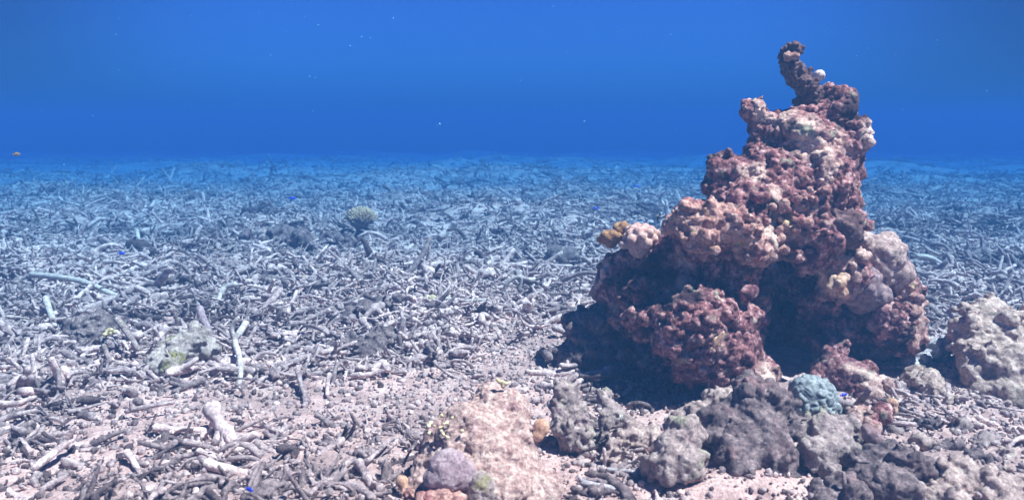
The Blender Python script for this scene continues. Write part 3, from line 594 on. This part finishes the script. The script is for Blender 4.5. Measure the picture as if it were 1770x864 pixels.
# the larger pieces, each its own object
TM = {}
NAMES = {'stub': ('coral_stub', 'short knobbly dead coral stub'), 'stick': ('coral_stick', 'dead coral stick, nearly straight and unforked,'),
         'curved': ('curved_coral_branch', 'strongly curved dead coral branch'), 'forked': ('forked_coral_branch', 'forked dead coral branch'),
         'long': ('long_coral_branch', 'long slender dead coral branch'), 'chunk': ('coral_chunk', 'broken lumpy dead coral chunk')}
for i in indiv:
    x, y, z, s, yaw, pit, roll, kk, v_, tone = rows[i]; kd = KINDS[int(kk)]; key = (kd, int(v_))
    if key not in TM: TM[key] = make_mesh(NAMES[kd][0], *TPL[kd][int(v_)], M['dead_one'])
    o = bpy.data.objects.new(NAMES[kd][0], TM[key]); COL.objects.link(o)
    o.location = (x, y, z); o.scale = (s, s, s); o.rotation_euler = Matrix(rot_mats(np.array([yaw]), np.array([pit]), np.array([roll]))[0].tolist()).to_euler()
    where = ('standing up from' if pit > .6 else 'lying on') + ' ' + ('near' if y < 3.0 else 'middle') + ' rubble ' + ('at far left' if x < -.36*y else 'at left' if x < -.12*y else 'left of the tower')
    tag(o, NAMES[kd][1] + ' ' + where, 'coral branch', NAMES[kd][1].strip(',') + 's ' + where)

# pieces that stand out, traced one by one
def branch(name, pix, Y, rpx, m, label, forks=(), lift=0.0, seed=0, sides=10):
    "pix: pixels along the piece; Y: depth or one per pixel"
    Ys = Y if isinstance(Y, (list, tuple)) else [Y]*len(pix)
    lo = max(range(len(pix)), key=lambda k: pix[k][1]); dY = min(.5, max(-.5, ground_Y(*pix[lo]) - Ys[lo])) if pix[lo][1] < 700 else 0
    def curve(pp, yy):
        q = [P(a, b, c + dY) + Vector((0, 0, lift)) for (a, b), c in zip(pp, yy)]; out = []
        for k in range(len(q)-1):
            p0, p1, p2, p3 = q[max(0, k-1)], q[k], q[k+1], q[min(len(q)-1, k+2)]
            for t in np.arange(0, 1, .2):
                out.append(.5*((2*p1) + (p2-p0)*t + (2*p0-5*p1+4*p2-p3)*t*t + (3*p1-p0-3*p2+p3)*t**3))
        return out + [q[-1]]
    def rr(n, r0, r1): return [r0 + (r1-r0)*k/(n-1) for k in range(n)]
    c = curve(pix, Ys); r = .66*rpx/F*Ys[0]*1.02
    out = [tube(c, rr(len(c), r, r*.72), sides, .20, seed)]
    for fp, fy in forks:
        c2 = curve(fp, [fy]*len(fp)); out.append(tube(c2, rr(len(c2), r*.85, r*.55), sides, .20, seed+3))
    V, Fc = join(out)
    return single(name, V, Fc, M[m], label, 'coral branch')
branch('coral_branch', [(55,480),(100,484),(150,494),(190,512),(215,520)], [4.5,4.4,4.35,4.25,4.2], 8, 'pale', 'longest pale grey branch lying on the left rubble', [(((60,482),(66,470)), 4.5)], .02, 1)
branch('coral_branch', [(80,525),(86,545),(96,572)], [3.75,3.7,3.6], 9, 'pale', 'bleached straight stick tilted up below the longest branch', (), .03, 2)
branch('arched_coral_branch', [(876,512),(874,498),(884,486),(899,481),(900,494),(893,512)], [4.2]*6, 6, 'pale', 'pale branch bent into an arch left of the tower', [(((894,515),(880,520),(866,523)), 4.15)], .01, 3)
branch('coral_branch', [(742,424),(734,444),(720,466),(704,490)], [5.3,5.2,5.0,4.7], 7, 'dark', 'dark slender branch leaning up in the middle rubble', (), .04, 4)
branch('coral_branch', [(425,558),(414,575),(406,590),(412,610),(416,640),(413,664)], [3.05,3.0,2.98,2.92,2.85,2.8], 9, 'pale', 'forked pale trunk of branch standing beside the olive turf rock', [(((408,588),(400,568),(412,548)), 3.0)], .0, 5)
branch('coral_branch', [(205,570),(218,588),(230,606),(240,622)], [3.05,3.0,2.96,2.92], 10, 'grey', 'thick lumpy grey branch sloping beside the dark bushy clump', (), .05, 6)
branch('coral_branch', [(178,600),(183,618),(192,640)], [3.0,2.95,2.88], 8, 'grey', 'stubby grey branch standing below the dark bushy clump', (), .04, 7)
branch('coral_branch', [(345,540),(352,560),(362,582),(358,610)], [3.2,3.15,3.1,3.0], 12, 'mauve', 'thick mauve branch standing behind the olive turf rock', [(((350,560),(338,572)), 3.15)], .02, 8)
branch('curved_coral_branch', [(408,497),(390,503),(380,520),(382,535),(400,530),(430,520)], [4.0,4.0,3.95,3.9,3.9,3.9], 8, 'pale', 'pale hooked branch above the olive turf rock', (), .02, 9)
branch('coral_branch', [(228,398),(238,390),(250,382)], [7.2]*3, 5, 'pale', 'pale twig pointing up in the far left rubble', [(((232,396),(246,398)), 7.2)], .02, 10)
branch('coral_branch', [(237,405),(240,420),(246,432)], [6.3,6.2,6.1], 5, 'pale', 'pale upright twig below the far left twig', (), .03, 11)
branch('coral_branch', [(385,480),(420,478),(460,476),(490,470)], [4.7]*4, 7, 'dead_one', 'long grey branch lying under the dark hummock', (), .02, 12)
branch('coral_branch', [(650,525),(675,538),(695,552),(706,558)], [3.85,3.78,3.7,3.65], 8, 'dead_one', 'thick grey branch beside the long low brown rock', (), .03, 13)
branch('coral_branch', [(690,612),(692,595),(690,580)], [3.0]*3, 8, 'dead_one', 'grey stub standing up beside the dark crumbly lump', (), .0, 14)
branch('coral_branch', [(640,598),(664,606),(690,612)], [3.05]*3, 9, 'dead_one', 'thick grey branch lying against the standing grey stub', (), .0, 15)
branch('coral_branch', [(60,820),(85,800),(110,780),(130,765)], [1.98,2.02,2.08,2.12], 12, 'dead_one', 'thickest dead branch in the near left corner', [(((112,780),(130,748)), 2.1)], .02, 16)
branch('coral_branch', [(220,715),(250,708),(285,702),(300,700)], [2.42,2.43,2.45,2.46], 7, 'dead_one', 'grey branch lying on the bare sand at left', [(((228,712),(226,698)), 2.42)], .01, 17)
branch('coral_branch', [(515,655),(522,680),(528,700),(526,730)], [2.75,2.65,2.58,2.5], 7, 'dead_one', 'thin grey branch reaching down over the near sand', (), .03, 18)
branch('coral_branch', [(570,655),(567,670),(566,690)], [2.75,2.72,2.66], 7, 'dead_one', 'short grey branch standing beside the thin reaching branch', (), .02, 19)
branch('coral_branch', [(1005,845),(1035,850),(1075,858)], [1.93,1.92,1.9], 9, 'lilac', 'bluish grey branch lying between the mound and the sand hump', [(((1010,846),(1000,836)), 1.93)], .02, 20)
branch('coral_branch', [(1050,822),(1080,824),(1120,828)], [2.02,2.01,2.0], 6, 'lilac', 'thin bluish branch behind the bluish grey branch', (), .02, 21)
branch('coral_branch', [(1480,520),(1530,524),(1570,530)], 4.2, 6, 'pale', 'pale branch behind the right shoulder of the tower')
branch('coral_branch', [(1585,448),(1605,450),(1625,460),(1640,470)], [5.3]*4, 7, 'pale', 'pale bent branch right of the tower', (), .02, 23)
branch('coral_branch', [(760,530),(770,522),(800,526),(840,524)], [3.95]*4, 6, 'pale', 'pale cream branch beside the cream sponge', (), .02, 24)
rock('cream_sponge', [(742,528,9,3.88),(740,518,8,3.88),(750,530,8,3.86),(748,514,6,3.88)], 'yellow', 'small cream sponge standing in the middle rubble', .006, [('l', .02, .008)], 63, cat='sponge')
rock('pale_shard', [(946,462,8,5.1),(952,466,6,5.1)], 'pale', 'bright white shard near the dark rounded lump', .008, [('n', .03, .006)], 64, cat='coral shard')
rock('yellow_sprig', [(186,572,5,3.02),(193,569,4,3.02),(199,574,4,3.0),(181,578,4,3.0),(190,577,4,3.0)], 'yellow', 'small yellowish coral sprig on top of the sloping grey branch', .005, [('l', .014, .007)], 65, cat='coral')

# ------------------------------------------------------------------ fish
def fish(name, px, py, Y, length, m, label, yaw=0.0, pitch=0.0, deep=.36):
    L = length; n, sd = 11, 10; Vs = []
    for k in range(n):
        t = k/(n-1); h = deep*L*.5*(math.sin(math.pi*min(1, t**.75*1.0))**.8 if t < 1 else 0) + .035*L*(t > .6); h = max(h, .012*L); w = h*.42 + .004*L
        for s in range(sd):
            a = s/sd*2*math.pi; Vs.append(((.5-t*.8)*L, w*math.cos(a), h*math.sin(a)))
    Fs = []
    for k in range(n-1):
        for s in range(sd):
            a0, a1, b0, b1 = k*sd+s, k*sd+(s+1) % sd, (k+1)*sd+s, (k+1)*sd+(s+1) % sd; Fs += [(a0, a1, b1), (a0, b1, b0)]
    for s in range(1, sd-1): Fs += [(0, s+1, s), ((n-1)*sd, (n-1)*sd+s, (n-1)*sd+s+1)]
    def fin(poly, th):
        q = [(x*L, th*L, z*L) for x, z in poly] + [(x*L, -th*L, z*L) for x, z in poly]; k = len(poly); f = []
        for s in range(1, k-1): f += [(0, s, s+1), (k, k+s+1, k+s)]
        for s in range(k): f += [(s, (s+1) % k+k, (s+1) % k), (s, s+k, (s+1) % k+k)]
        return np.array(q), np.array(f)
    root = empty(name, tuple(P(px, py, Y)), label, 'fish'); root.rotation_euler = (0, -pitch, yaw)
    def ch(nm, V, Fc, mm):
        o = bpy.data.objects.new(nm, make_mesh(nm, V, Fc, mm)); COL.objects.link(o); o.parent = root
    ch('fish_torso', np.array(Vs), np.array(Fs), M[m])
    ch('tail_fin', *fin([(-.27, .03), (-.5, .17), (-.43, 0), (-.5, -.17), (-.27, -.03)], .008), M[m])
    ch('dorsal_fin', *fin([(.22, deep*.42), (.05, deep*.5+.09), (-.2, deep*.3+.08), (-.22, deep*.15)], .006), M[m])
    ch('anal_fin', *fin([(0, -deep*.42), (-.08, -deep*.5-.06), (-.22, -deep*.25-.05), (-.22, -deep*.12)], .006), M[m])
    v0, f0 = ico(1)
    for s in (1, -1): ch('eye', v0*.028*L + np.array([.36*L, s*deep*.13*L, deep*.12*L]), f0, M['eye'])
fish('fish', 1458, 682, 2.25, .030, 'f_blue', 'vivid blue fish beside the blue grey lobed coral head', .3, .1)
fish('fish', 1240, 590, 2.24, .080, 'f_tan', 'slim tan fish swimming steeply upward before the tower face', .1, 1.0, .24)
fish('fish', 1137, 376, 2.62, .044, 'f_black', 'small black fish above the tower left shoulder', 1.2, .6, .5)
fish('fish', 1072, 722, 2.05, .034, 'f_stripe', 'small black and white striped fish beside the pointed brownish rock', .9, .1, .55)
fish('fish', 505, 343, 7.0, .07, 'f_blue', 'blue fish over the far rubble left of the stalked coral head', .2)
fish('fish', 209, 438, 4.6, .05, 'f_blue', 'blue fish over the left rubble above the longest pale branch', .1)
fish('fish', 28, 267, 5.0, .05, 'f_orange', 'tiny orange fish in open water at the far left', .2, 0, .45)
fish('fish', 1030, 360, 6.0, .05, 'f_blue', 'small blue fish over the rubble just left of the tower shoulder', .4)
fish('fish', 432, 846, 1.72, .03, 'f_blue', 'little blue fish low over the near sand at the bottom edge', 2.6)
fish('fish', 1100, 322, 7.0, .05, 'f_blue', 'tiny blue fish farthest off, left of the tower middle', .2)

# ------------------------------------------------------------------ drifting specks
rs = random.Random(3); v0, f0 = ico(1); parts = []
for px, py in ((680,32),(850,30),(545,135),(410,180),(1480,97),(497,54),(330,28),(605,80),(535,133),(395,217),(72,193),(160,200),(110,285),(1160,60),(1075,52),(980,90),(640,66),(625,64),(550,44),(740,60),(1620,70),(1560,190),(900,140),(760,215),(300,120),(200,60),(1220,120),(700,300),(470,230),(1010,210)):
    c = P(px, py, rs.uniform(2.0, 4.0)); parts.append((v0*rs.uniform(.0014, .0030)*np.array([rs.uniform(1, 2), 1, rs.uniform(.7, 1.3)]) + np.array(c), f0))
for _ in range(70):
    c = Vector((rs.uniform(-2.2, 2.2), rs.uniform(1.8, 5), rs.uniform(.4, 1.6))); parts.append((v0*rs.uniform(.001, .0022) + np.array(c), f0))
V, Fc = join(parts); o = bpy.data.objects.new('drifting_specks', make_mesh('drifting_specks', V, Fc, M['speck'])); COL.objects.link(o)
tag(o, 'pale specks drifting in the blue water', 'specks', None, 'stuff')
